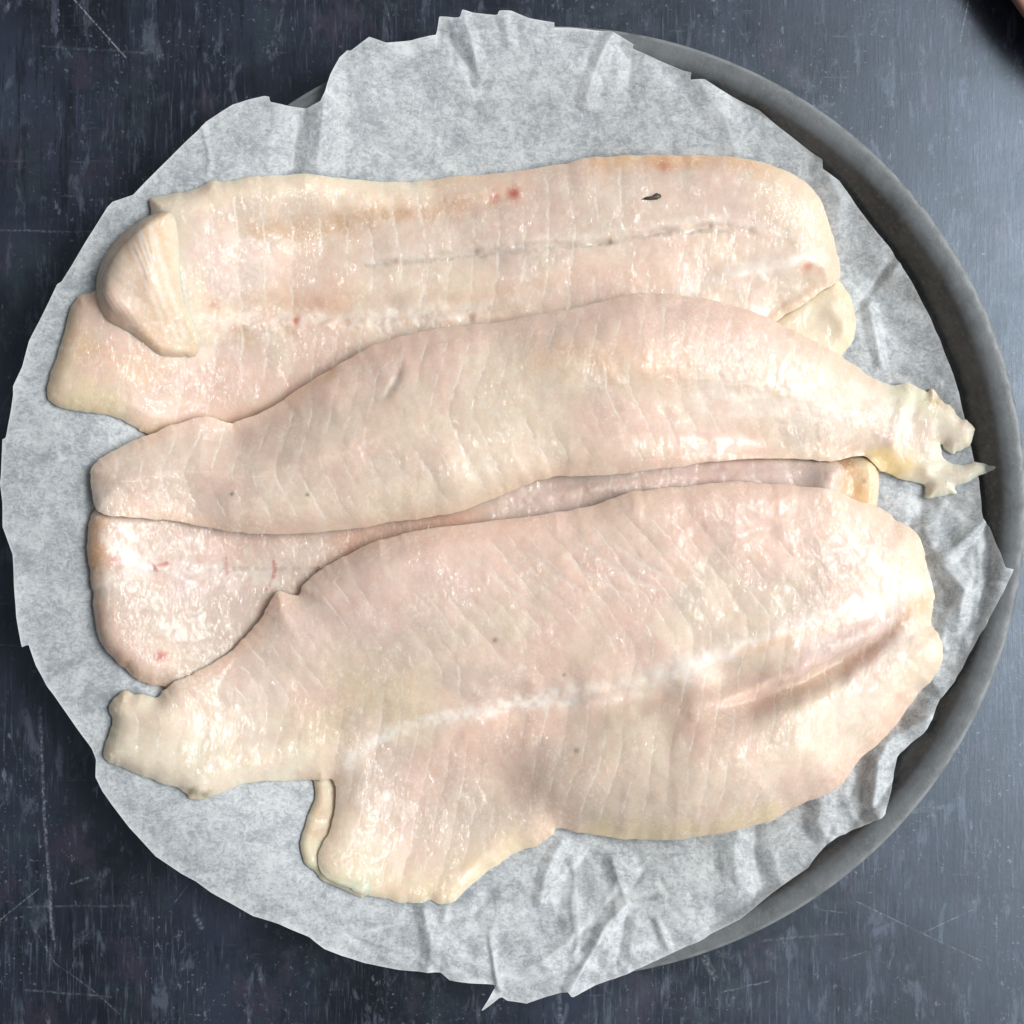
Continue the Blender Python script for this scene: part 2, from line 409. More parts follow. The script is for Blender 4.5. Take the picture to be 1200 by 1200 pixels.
def _rand_creases(n, x0, x1, y0, y1, lmin, lmax, amp):
    for _ in range(n):
        x, y, a, L = _rs.uniform(x0, x1), _rs.uniform(y0, y1), _rs.uniform(0, math.pi), _rs.uniform(lmin, lmax)
        b = a + _rs.uniform(-0.7, 0.7)
        CREASE.append(([(x, y), (x + L * math.cos(a), y + L * math.sin(a)), (x + L * (math.cos(a) + 0.7 * math.cos(b)), y + L * (math.sin(a) + 0.7 * math.sin(b)))], _rs.uniform(4, 9), amp * _rs.choice([-1, 1]) * _rs.uniform(0.5, 1)))
_rand_creases(26, 520, 900, 1010, 1140, 10, 38, 2.6)
_rand_creases(10, 900, 1080, 930, 1000, 10, 26, 2.4)
_rand_creases(16, 1080, 1165, 580, 790, 8, 26, 2.4)
_rand_creases(12, 980, 1110, 250, 440, 10, 28, 1.8)
_rand_creases(14, 400, 900, 40, 170, 12, 36, 1.3)
_rand_creases(10, 20, 420, 450, 1080, 12, 40, 0.8)
CREASE_W = [(fwd(p), w, a) for p, w, a in CREASE]
def paper_relief(x, y):
    px = x / 0.98 + 600; py = 600 - y / 0.98
    amt = 0.12 + 0.9 * smooth(480, 760, px + 0.55 * (py - 700)) * smooth(760, 1000, py + 0.25 * (px - 600)) + 0.7 * smooth(960, 1080, px) + 0.30 * smooth(230, 60, py) * smooth(350, 450, px)
    amt = np.clip(amt, 0, 1.0)
    z = amt * (5.5 * trinoise(x, y, 95, 11) + 4.6 * trinoise(x + 40, y, 44, 21) + 2.4 * trinoise(x, y + 9, 21, 31))
    z = z + 1.6 * fbm(x, y, 130, 5, 2)
    for P, w, a in CREASE_W:
        lo = P.min(0) - 3 * w; hi = P.max(0) + 3 * w
        m = (x > lo[0]) & (x < hi[0]) & (y > lo[1]) & (y < hi[1])
        if m.any():
            d, _, _, s = seg_near(x[m], y[m], P, False)
            d = d * (1 + 0.25 * vnoise(x[m] / 22, y[m] / 22, 77))
            z[m] += a * np.maximum(0, 1 - d / w)
    return z
def crease_lines(x, y):
    c = np.zeros_like(x)
    for P, w, a in CREASE_W:
        lo = P.min(0) - 8; hi = P.max(0) + 8
        m = (x > lo[0]) & (x < hi[0]) & (y > lo[1]) & (y < hi[1])
        if m.any():
            d, _, _, s_ = seg_near(x[m], y[m], P, False)
            L = s_.max() + 1e-6
            c[m] = np.maximum(c[m], np.exp(-(d / 1.7) ** 2) * min(1.0, 0.25 + abs(a) / 6) * smooth(-0.3, 0.3, fbm(x[m], y[m], 26, 88, 2)) * smooth(0, 0.2, s_ / L) * smooth(1, 0.8, s_ / L))
    return c
def paper_full(x, y):
    r = np.hypot(x - PCX, y - PCY)
    rel = paper_relief(x, y)
    b = paper_z(x, y)
    return np.maximum(b + rel, np.where(r < 545, panz(x, y), 0) + 1.2)

def paper_material():
    m = NT('parchment')
    p = m.pos()
    f1 = m.noise(p, 95, 6, 0.72, 0.6)       # cloudy formation
    f2 = m.noise(m.pos(1, 1, 1, 0.7), 420, 5, 0.75, 1.2)      # fibre flecks
    f3 = m.noise(m.pos(0.4, 1, 1, 0.5), 1500, 3, 0.7, 0.8)
    t = m.math('ADD', m.math('MULTIPLY', f1, 0.40), m.math('ADD', m.math('MULTIPLY', f2, 0.44), m.math('MULTIPLY', f3, 0.24)))
    base = m.mix(m.ramp(t, 0.42, 0.66), (0.40, 0.435, 0.46), (0.82, 0.845, 0.855))
    damp = m.n('ShaderNodeAttribute', attribute_name='damp').outputs['Fac']
    base = m.mix(m.math('MULTIPLY', damp, 0.75), base, m.vmath('MULTIPLY', base, (0.66, 0.69, 0.73)))
    base = m.mix(m.math('MULTIPLY', m.n('ShaderNodeAttribute', attribute_name='crease').outputs['Fac'], 0.75), base, (0.86, 0.88, 0.89))
    m.set(Base_Color=base, Roughness=m.ramp(damp, 0, 1, 0.5, 0.3), Normal=m.bump(m.math('ADD', f2, m.math('MULTIPLY', f3, 0.5)), 0.25, 0.0004))
    m.b.inputs['Specular IOR Level'].default_value = 0.4
    tr = m.n('ShaderNodeBsdfTranslucent'); m.put(tr.inputs[0], base)
    mx = m.n('ShaderNodeMixShader'); mx.inputs[0].default_value = 0.30
    m.t.links.new(m.b.outputs[0], mx.inputs[1]); m.t.links.new(tr.outputs[0], mx.inputs[2]); m.t.links.new(mx.outputs[0], m.out.inputs[0])
    return m.m
X, Y, D, Q = sheet(PAPER_W, 2.0)
Z = paper_full(X, Y)
edge = np.exp(-D / 7.0)
Z = Z + edge * (1.8 + 2.2 * fbm(X, Y, 45, 61, 2))      # the cut edge lifts a little
paper = tag(mesh_from('parchment_paper', np.stack([X, Y, Z], 1), Q, paper_material(), attrs={'crease': np.maximum(crease_lines(X, Y), 0.8 * np.exp(-D / 1.6))}), 'crumpled greyish white parchment paper sheet with torn edge in the dark pan', 'paper')
ins = inside(gx.ravel(), gy.ravel(), PAPER_W).reshape(gx.shape)
ins |= (gx < -180) & (np.hypot(gx - PCX, gy - PCY) < 660)      # the stiff sheet carries thin tips that just reach its edge
HM = np.where(ins, np.maximum(HM, paper_full(gx.ravel(), gy.ravel()).reshape(gx.shape)), HM)

HM_PAPER = HM.copy(); PAPER_XY = (X, Y)
# ---------------------------------------------------------------- fish flesh
def flesh_material():
    m = NT('raw_fish_flesh')
    p = m.pos()
    at_ = lambda n: m.n('ShaderNodeAttribute', attribute_name=n)
    a = at_('Col').outputs['Color']
    ph = at_('ph').outputs['Fac']; fm = at_('fm').outputs['Fac']
    # muscle flakes: broken connective tissue between them, its glints painted in as pale lines
    jit = m.math('MULTIPLY', m.math('SUBTRACT', m.noise(p, 330, 2, 0.6), 0.5), 0.30)
    fr = m.math('FRACT', m.math('ADD', ph, jit))
    dist = m.math('ABSOLUTE', m.math('SUBTRACT', fr, 0.5))
    line = m.math('MULTIPLY', m.ramp(dist, 0.02, 0.085, 1, 0), fm)
    gate = m.noise(m.pos(1, 0.6, 1, 0.4), 260, 1, 0.6)
    line = m.math('MULTIPLY', line, m.ramp(gate, 0.42, 0.56))
    # fine fibres and pale flecks, partly wet glints painted into the colour
    flk = m.noise(m.pos(1, 0.55, 1, -0.2), 1000, 2, 0.75, 0.4)
    zone = m.noise(p, 70, 2, 0.6)
    fl = m.math('MULTIPLY', m.ramp(flk, 0.50, 0.68), m.ramp(zone, 0.38, 0.58, 0.22, 1))
    mot = m.noise(p, 190, 3, 0.7, 0.5)
    base = m.mix(m.ramp(mot, 0.35, 0.66, 0.42, 0.0), a, m.vmath('MULTIPLY', a, (0.89, 0.83, 0.79)))
    base = m.mix(m.math('MULTIPLY', fl, 0.38), base, (0.86, 0.78, 0.68))
    base = m.mix(m.math('MULTIPLY', line, 0.45), base, (0.82, 0.75, 0.66))
    mic = m.noise(p, 1500, 1, 0.5)
    base = m.mix(m.ramp(mic, 0.38, 0.62, 0.30, 0), base, m.vmath('MULTIPLY', base, (0.90, 0.87, 0.84)))
    hgt = m.math('ADD', m.math('MULTIPLY', m.noise(m.pos(1, 0.6, 1, 0.25), 420, 2, 0.6, 0.4), 0.5), m.math('MULTIPLY', line, 0.15))
    b1 = m.bump(hgt, 0.12, 0.0010)
    rip = m.noise(m.pos(1, 0.6, 1, 0.2), 500, 2, 0.42)
    wet = m.math('ADD', m.math('MULTIPLY', rip, m.ramp(zone, 0.42, 0.62, 0.22, 1.05)), m.math('MULTIPLY', line, 0.25))
    b2 = m.bump(wet, 1.0, 0.0013)
    m.set(Base_Color=base, Roughness=0.48, Normal=b1)
    m.b.inputs['Subsurface Weight'].default_value = 0.65
    m.b.inputs['Subsurface Radius'].default_value = (1.0, 0.5, 0.32)
    m.b.inputs['Subsurface Scale'].default_value = 0.0045
    m.b.inputs['Specular IOR Level'].default_value = 0.15
    m.b.inputs['Coat Weight'].default_value = 0.48
    m.b.inputs['Coat Roughness'].default_value = 0.08
    m.put(m.b.inputs['Coat Normal'], b2)
    return m.m
FLESH = flesh_material()

C_FLESH = np.array([0.735, 0.605, 0.495]); C_PINK = np.array([0.735, 0.55, 0.465]); C_YEL = np.array([0.74, 0.62, 0.37])
C_GREY = np.array([0.54, 0.47, 0.41]); C_WHITE = np.array([0.84, 0.79, 0.73]); C_BLOOD = np.array([0.44, 0.06, 0.045]); C_BROWN = np.array([0.44, 0.27, 0.15])
C_ORANGE = np.array([0.66, 0.37, 0.18]); C_LILAC = np.array([0.58, 0.46, 0.45]); C_CREAM = np.array([0.75, 0.66, 0.52]); C_DARK = np.array([0.12, 0.10, 0.08]); C_GREEN = np.array([0.46, 0.48, 0.30])

def lobe(name, parent, outline, ctrl, w, edge_h=14, power=2.0, sig=14, relief=(), marks=(), flakes=None, seed=100, base=C_FLESH, base2=C_PINK, edge_col=C_YEL, edge_w=26, edge_a=0.7,
         ragged=1.2, bumpy=1.0, h=1.35, sm=5, label=None, min_t=0.4, wvar=None, e0=0.30):
    """one piece of fillet: outline in photo pixels, thickness control points (px, py, T[, spread]), rounded rim of width w"""
    global HM
    base_map = HM.copy(); bl = blur(base_map, sig); be = blur(base_map, min(sig, 9))
    sup = lambda x, y: gsample(bl, x, y) + edge_h
    O = unproj(catmull(outline, sm), sup)
    tang = np.roll(O, -1, 0) - np.roll(O, 1, 0); nrm = np.stack([tang[:, 1], -tang[:, 0]], 1) / (np.linalg.norm(tang, axis=1)[:, None] + 1e-6)
    O = O + nrm * (ragged * (1.3 * fbm(O[:, 0], O[:, 1], 13, seed + 90, 3) + 0.7 * fbm(O[:, 0], O[:, 1], 4.5, seed + 95, 2)))[:, None]
    Tm = float(np.mean([c[2] for c in ctrl])) * 0.85
    feat = lambda P: unproj(P, lambda x, y: gsample(bl, x, y) + Tm)
    CT = np.array([[c[0], c[1]] for c in ctrl], float); CW = feat(CT)
    cT = np.array([c[2] for c in ctrl], float); cS = np.array([c[3] if len(c) > 3 else 70 for c in ctrl], float)
    def thick(x, y):
        num = np.zeros_like(x); den = np.zeros_like(x)
        for (cx, cy), T, s_ in zip(CW, cT, cS):
            g = np.exp(-0.5 * ((x - cx) ** 2 + (y - cy) ** 2) / s_ ** 2) + 1e-5 * 1e4 / ((x - cx) ** 2 + (y - cy) ** 2 + 1e3)
            num += g * T; den += g
        return num / den
    def body(x, y, d):
        T = thick(x, y)
        ww = np.clip(T * (1.0 if wvar is None else wvar), 5, w)
        t = np.clip(d / ww, 0, 1)
        prof = e0 + (1 - e0) * (1 - (1 - t) ** power)
        s0 = gsample(base_map, x, y) + 0.6; sb = gsample(bl, x, y) + 0.6; se = gsample(be, x, y) + 0.6
        top = se + prof * (sb - se + T)
        return s0, prof, np.maximum(top, s0 + min_t * T * prof)
    X, Y, D, Q = sheet(O, h)
    bot, prof, up = body(X, Y, D)
    rel = np.zeros_like(X)
    TH = np.clip(thick(X, Y) / 30.0, 0.22, 1.0)
    rel += bumpy * TH * (3.0 * fbm(X, Y, 75, seed, 2) + 1.0 * fbm(X, Y, 22, seed + 5, 3))
    for f in relief:
        P, rw, amp = feat(catmull(f[0], 4, False)), f[1], f[2]; mode = f[3] if len(f) > 3 else 'g'
        lo = P.min(0) - 4 * rw; hi = P.max(0) + 4 * rw
        m = (X > lo[0]) & (X < hi[0]) & (Y > lo[1]) & (Y < hi[1])
        dd, qx, qy, s = seg_near(X[m], Y[m], P, False)
        L = s.max() + 1e-6
        tap = smooth(0, 0.35, s / L) * smooth(1, 0.65, s / L) if mode == 'g' else smooth(0, 0.2, s / L) * smooth(1, 0.8, s / L)
        wob = 1 + 0.3 * fbm(X[m], Y[m], 30, seed + 31, 2)
        if mode == 'g': r = np.exp(-0.5 * (dd / (rw * wob)) ** 2)
        elif mode == 'crack': r = np.exp(-0.5 * (dd / (rw * wob)) ** 2) * (0.3 + 0.7 * smooth(-0.25, 0.2, fbm(s, 0 * s, 30, seed + 8, 2)))
        elif mode == 'bead': r = np.exp(-0.5 * (dd / (rw * wob)) ** 2) * (0.6 + 0.45 * fbm(X[m], Y[m], 13, seed + 12, 3))
        elif mode == 'step':       # drop on the lower side of the line
            side = Y[m] - qy
            r = np.exp(-0.5 * (dd / (rw * 2.2)) ** 2) * (smooth(-rw, rw * 0.2, side) )
        rel[m] += amp * r * tap
    PH = np.zeros_like(X); FM = np.zeros_like(X); flt = 1.0
    if flakes:
        (ang, sp, amp, chev, axis) = flakes[0]
        ca, sa = math.cos(ang), math.sin(ang)
        A = feat(catmull(axis, 4, False)) if axis is not None else None
        u = X * ca + Y * sa; v = -X * sa + Y * ca
        if A is not None:
            v = v - np.interp(u, (A[:, 0] * ca + A[:, 1] * sa), (-A[:, 0] * sa + A[:, 1] * ca))
        PH = (u + chev * np.sqrt(v * v + 90) + 8 * fbm(X, Y, 90, seed + 3, 2)) / sp
        FM = amp * smooth(-0.6, 0.2, fbm(X, Y, 60, seed + 7, 2)) * smooth(6, 26, D)
        fr = PH - np.floor(PH)
        fr2 = PH - 0.5; fr2 = fr2 - np.floor(fr2)
        rel += 0.48 * FM * (np.abs(np.sin(math.pi * fr2)) ** 0.55 - 0.75)
        rnd = vnoise(np.floor(PH + 0.5) * 1.37, v / 60.0, seed + 6)[:, None]
        flt = 1 + 0.075 * rnd * np.clip(FM, 0, 1)[:, None]
    Z = np.maximum(up + rel * smooth(-0.3, 1.0, D / 14.0), bot + 0.6)
    # ---- flesh colour (pigment, plus crevice and edge shade painted in)
    n = len(X)
    k = smooth(-0.35, 0.4, fbm(X, Y, 120, seed + 20, 3))[:, None]
    C = base * (1 - k) + base2 * k
    g = (0.42 * smooth(-0.05, 0.5, fbm(X, Y, 48, seed + 22, 3)))[:, None]
    C = C * (1 - g) + C_GREY * g
    g = (0.40 * smooth(0.15, 0.6, fbm(X, Y, 33, seed + 24, 3)))[:, None]
    C = C * (1 - g) + C_CREAM * g
    e = (edge_a * np.exp(-(D / edge_w) ** 1.3) * (0.7 + 0.5 * fbm(X, Y, 40, seed + 26, 2)))[:, None]
    C = C * (1 - e) + edge_col * e  # rim tint: yellow thin flesh, and warm edge shading painted in
    for mk in marks:
        P, mw, col, al = mk[0], mk[1], mk[2], mk[3]; br = mk[4] if len(mk) > 4 else 0.35
        P = feat(np.array(P, float)) if len(P) == 1 else feat(catmull(P, 4, False))
        if len(P) == 1: P = np.array([P[0], P[0] + (0.5, 0)])
        lo = P.min(0) - 4 * mw; hi = P.max(0) + 4 * mw
        m = (X > lo[0]) & (X < hi[0]) & (Y > lo[1]) & (Y < hi[1])
        if not m.any(): continue
        dd, _, _, s = seg_near(X[m], Y[m], P, False)
        nz = fbm(X[m], Y[m], max(mw * 1.3, 5), seed + 40, 3)
        a_ = al * np.clip(np.exp(-0.5 * (dd / (mw * (1 + 0.6 * br * 2 * nz).clip(0.3))) ** 2) * (1 - br + br * 1.6 * smooth(-0.35, 0.3, nz)), 0, 1)
        C[m] = C[m] * (1 - a_[:, None]) + col * a_[:, None]
    C = C * flt
    # ---- closed solid: top, underside and a cut face round the rim
    E = np.concatenate([Q[:, [0, 1]], Q[:, [1, 2]], Q[:, [2, 3]], Q[:, [3, 0]]])
    key = np.minimum(E[:, 0], E[:, 1]).astype(np.int64) * (n + 1) + np.maximum(E[:, 0], E[:, 1])
    _, inv, cnt = np.unique(key, return_inverse=True, return_counts=True)
    B = E[cnt[inv] == 1]
    rv = np.unique(B); mp = np.zeros(n, np.int64); mp[rv] = np.arange(len(rv))
    top = np.stack([X, Y, Z], 1); und = np.stack([X, Y, bot], 1)
    co = np.concatenate([top, und, top[rv], und[rv]])
    wall = np.stack([2 * n + mp[B[:, 0]], 2 * n + len(rv) + mp[B[:, 0]], 2 * n + len(rv) + mp[B[:, 1]], 2 * n + mp[B[:, 1]]], 1)
    ext = lambda A: np.concatenate([A, A, A[rv], A[rv]])
    allq = np.concatenate([Q, Q[:, ::-1] + n, wall])
    o = mesh_from(name, co, allq, FLESH, parent, ext(C), attrs={'ph': ext(PH), 'fm': ext(FM)})
    if label: o['label'] = label
    # ---- lay it into the height map
    xs, ys = gx.ravel(), gy.ravel()
    lo = O.min(0); hi = O.max(0)
    m = (xs > lo[0]) & (xs < hi[0]) & (ys > lo[1]) & (ys < hi[1])
    dd, _, _ = sdf(xs[m], ys[m], O)
    b_, p_, u_ = body(xs[m], ys[m], np.maximum(dd, 0))
    H = HM.ravel().copy(); H[m] = np.where(dd > 0, u_ + 1.5, H[m]); HM = H.reshape(HM.shape)
    return o

GROUP = None
# ---- fillet one: flat, cut side up, rear
f1 = thing('fish_fillet', 'flat raw fish fillet with a folded flap at one end and a dark fleck', 'fish fillet')
lobe('belly_flap', f1, [(870,400),(915,365),(950,340),(975,328),(989,335),(1000,358),(1003,374),(1000,397),(989,412),(960,445),(905,450)],
     [(980,370,20),(930,420,18)], 18, edge_h=6, seed=140, base=C_CREAM, base2=C_YEL, edge_a=0.4, ragged=1.5, bumpy=0.5,
     relief=[([(960,350),(985,380),(985,405)],7,4)])
lobe('fillet_body', f1, [(174,234),(182,229),(197,227),(224,222),(238,216),(248,211),(262,212),(280,210),(296,206),(325,204),(367,204),(400,208),(450,213),(500,212),(533,207),(587,203),(633,197),(683,187),(720,183),(760,182),(800,183),(850,184),(900,193),(933,207),(950,220),(963,240),(973,267),(980,295),(984,325),(962,342),(940,358),(905,380),(860,430),(700,470),(500,470),(330,490),(240,505),(195,512),(167,507),(157,500),(130,488),(100,483),(80,480),(62,473),(53,465),(55,450),(62,425),(72,397),(80,363),(92,347),(106,342),(122,330),(140,300),(168,260),(177,249)],
     [(200,250,16,40),(300,220,17,45),(280,300,30),(450,260,36),(620,250,42),(800,235,46),(930,260,42,50),(950,320,34,40),(700,330,36),(500,400,19),(300,430,20),(110,430,18,50),(150,480,16,40),(850,350,26,50)],
     60, wvar=1.3, edge_h=10, power=2.0, seed=110, edge_w=16, edge_a=0.55, edge_col=np.array([0.67,0.47,0.28]),
     relief=[([(430,310),(470,306),(505,300),(535,297)],2.0,-3.5,'crack'),([(525,300),(560,296),(620,290),(690,288)],2.0,-3.5,'crack'),([(680,290),(720,285),(775,274),(800,273)],2.3,-5,'crack'),([(798,277),(830,268),(870,272),(885,278)],2.3,-5,'crack'),
             ([(430,303),(560,290),(690,280),(780,266),(850,262),(900,270)],5,1.2,'bead'),
             ([(205,355),(260,362),(340,368),(450,368),(560,358),(650,342),(720,330),(800,335)],11,-10),([(300,318),(430,310),(560,298),(700,288),(860,272)],9,-2.5),([(220,374),(300,380),(420,378),(520,372),(590,363),(660,352)],6,7,'bead'),
             ([(225,285),(300,278),(420,262),(540,248),(700,225)],11,-7),([(210,240),(300,232),(400,232)],16,2.0),
             ([(812,340),(870,322),(960,300)],8,5),([(880,365),(930,340),(975,320)],9,-6),([(60,455),(110,440),(180,450)],10,2)],
     marks=[([(300,272),(340,270),(405,262),(450,252),(500,245),(560,240),(600,232)],9,C_ORANGE*0.9,0.42),([(405,262)],6,C_BROWN,0.45),([(450,252)],4,C_BROWN,0.5),([(475,250)],4,C_BROWN,0.5),([(262,285)],7,C_BROWN,0.35),
            ([(602,229)],5,C_BLOOD,0.95,0.0),([(580,233)],4,C_BLOOD,0.55),([(778,194)],5.5,C_BLOOD,1.0,0.0),([(770,190),(800,186)],10,C_ORANGE,0.35),([(816,194)],3.2,C_BROWN,0.7),([(700,190),(760,186),(850,188),(920,203)],8,C_ORANGE,0.45),
            ([(945,312)],5,C_BLOOD,0.95,0.0),([(945,312)],11,C_ORANGE,0.5),([(347,376)],3.5,C_BLOOD,0.8,0.2),([(250,357)],4,C_BLOOD,0.4),
            ([(215,360),(300,362),(400,358)],14,C_ORANGE,0.28),([(225,372),(330,377),(450,374),(560,362)],6,C_WHITE,0.38,0.85),([(285,395)],9,C_BROWN,0.35),
            ([(200,240),(280,220),(380,212),(480,218)],14,C_CREAM*1.03,0.7),([(205,255),(216,310),(224,360),(238,400)],13,C_CREAM,0.75),([(210,280),(240,300),(280,310),(260,330)],18,C_LILAC*1.15,0.4),
            ([(430,312),(690,290),(780,277),(870,273)],1.5,C_GREY*0.72,0.5,0.9),([(430,303),(560,290),(690,280),(780,266),(850,261),(930,280)],3.5,C_WHITE,0.35,0.7),  # grey line paints the dark recess of the crack
            ([(800,338),(870,320),(960,302)],7,C_WHITE,0.6),([(700,335),(760,325),(830,318)],15,C_PINK*1.08,0.5),([(880,350),(920,335)],13,C_GREY*0.95,0.5),
            ([(960,270),(940,235),(910,215)],20,C_CREAM*1.06,0.55),([(450,300),(600,270),(750,240),(850,235)],26,C_GREY*1.05,0.35),([(75,400),(70,450),(120,470)],18,C_YEL,0.5),([(100,410),(180,440)],14,C_ORANGE*1.1,0.25)],
     flakes=[(0.0,29,1.2,0.10,[(150,300),(600,280),(1000,260)])])
lobe('folded_flap', f1, [(110,337),(111,320),(118,302),(128,286),(143,270),(158,259),(172,251),(190,246),(202,252),(208,290),(210,335),(216,360),(228,385),(232,400),(229,414),(222,417),(216,416),(205,417),(185,414),(172,405),(155,391),(140,383),(124,374),(114,358)],
     [(150,320,26,40),(180,300,25,40),(204,262,1,14),(206,290,1,12),(208,320,1,12),(214,350,1.2,12),(221,378,2,12),(200,395,8,18),(224,402,2,12)], 30, edge_h=10, sig=8, seed=170, e0=0.05, base=C_FLESH, base2=np.array([0.72,0.54,0.40]), edge_a=0.4, edge_col=C_ORANGE*1.1, bumpy=0.6, ragged=0.6, flakes=[(0.9,9,0.55,0.0,None)],
     relief=[([(172,262),(186,300),(190,330),(205,372)],9,5),([(155,330),(175,370),(190,395)],9,-3)] + [([(160+6*k,283-3*k),(176+5*k,318),(186+5*k,350)],1.5,1.7) for k in range(5)] + [([(120+7*k,338+3*k),(135+6*k,362),(150+5*k,380)],1.4,1.4) for k in range(4)],
     marks=[([(128,290),(145,275)],10,C_ORANGE,0.7),([(172,280),(192,340)],8,C_WHITE,0.45),([(203,265),(207,300),(212,350),(225,395)],9,C_CREAM,0.85),([(125,340),(150,375)],12,C_PINK,0.5)] + [([(146+7*k,276-2*k),(166+6*k,318),(182+5*k,360),(192+5*k,395)],1.8,C_WHITE if k % 2 else np.array([0.66,0.46,0.28]),0.45,0.5) for k in range(7)])

# ---- fillet two: thick middle one
f2 = thing('fish_fillet', 'thick raw fish fillet with torn translucent yellowish tail end reaching over the pan rim', 'fish fillet')
lobe('belly_tip', f2, [(960,548),(978,540),(1000,535),(1018,533),(1028,542),(1031,556),(1031,576),(1026,600),(1000,620),(955,600)],
     [(1010,560,30),(985,575,26)], 16, edge_h=14, sig=8, seed=240, base=C_ORANGE*1.08, base2=C_YEL, edge_a=0.3, edge_col=C_CREAM, bumpy=0.3, ragged=0.5,
     relief=[([(1003,545),(1000,590)],5,-1.5)], marks=[([(998,545),(1002,585)],6,C_ORANGE*0.9,0.6),([(1012,563)],2.5,C_BROWN,0.7),([(1025,550),(1025,590)],6,C_CREAM,0.7)])
lobe('belly_strip', f2, [(104,620),(102,645),(106,672),(109,700),(113,740),(121,758),(132,770),(146,783),(160,795),(175,802),(190,805),(240,820),(330,760),(420,700),(560,650),(800,620),(960,600),(985,570),(980,540),(900,525),(700,520),(500,560),(300,585),(180,585),(115,595)],
     [(150,640,34,50),(170,730,30),(250,690,26),(330,640,20),(430,630,16,50),(600,590,24),(800,560,34),(950,555,40,50)], 28, edge_h=10, seed=220, base=np.array([0.64,0.525,0.45]), base2=np.array([0.66,0.50,0.43]), edge_col=C_ORANGE*1.1, edge_a=0.4, edge_w=16,
     relief=[([(120,605),(140,640),(170,665),(240,668),(380,668)],9,-4),([(135,670),(180,672),(240,680),(300,690)],9,3,'bead'),([(540,602),(620,588),(700,570),(850,556),(960,556)],9,4,'bead'),([(600,580),(760,556),(960,545)],5,-5,'bead')],
     marks=[([(124,605),(135,635),(150,655),(160,668)],7,C_WHITE,0.6,0.7),([(125,684),(150,672),(175,664)],7,C_WHITE,0.6,0.7),([(108,620),(110,660)],9,C_ORANGE*0.95,0.7),([(140,655)],4.5,C_BLOOD,0.6),([(170,665),(240,675),(320,670)],9,C_WHITE*0.95,0.42,0.8),
            ([(176,656),(184,668)],1.4,C_BLOOD*0.9,0.7,0.5),([(182,664),(196,660)],1.5,C_BLOOD,0.7,0.2),([(265,655),(265,672)],1.4,C_BLOOD*0.9,0.6,0.6),([(321,658),(321,672),(313,690)],1.4,C_BLOOD,0.6,0.6),([(374,657),(372,668)],1.4,C_BLOOD,0.6,0.6),([(190,768)],4.5,C_BLOOD*1.1,0.75,0.2),([(154,788),(150,780)],4,C_BROWN,0.5),
            ([(170,668),(370,666)],1.4,C_LILAC*0.7,0.35,0.8),([(215,690),(270,715)],16,C_LILAC*1.05,0.5),([(180,730),(260,730)],30,np.array([0.54,0.455,0.38]),0.6),([(600,590),(800,562),(960,553)],14,C_LILAC*1.08,0.35),([(415,642),(470,628),(540,606)],22,np.array([0.60,0.37,0.27]),0.6,0.15)],  # last brown patch is crevice shade painted on the strip
     flakes=[(0.0,33,0.8,0.0,None)])
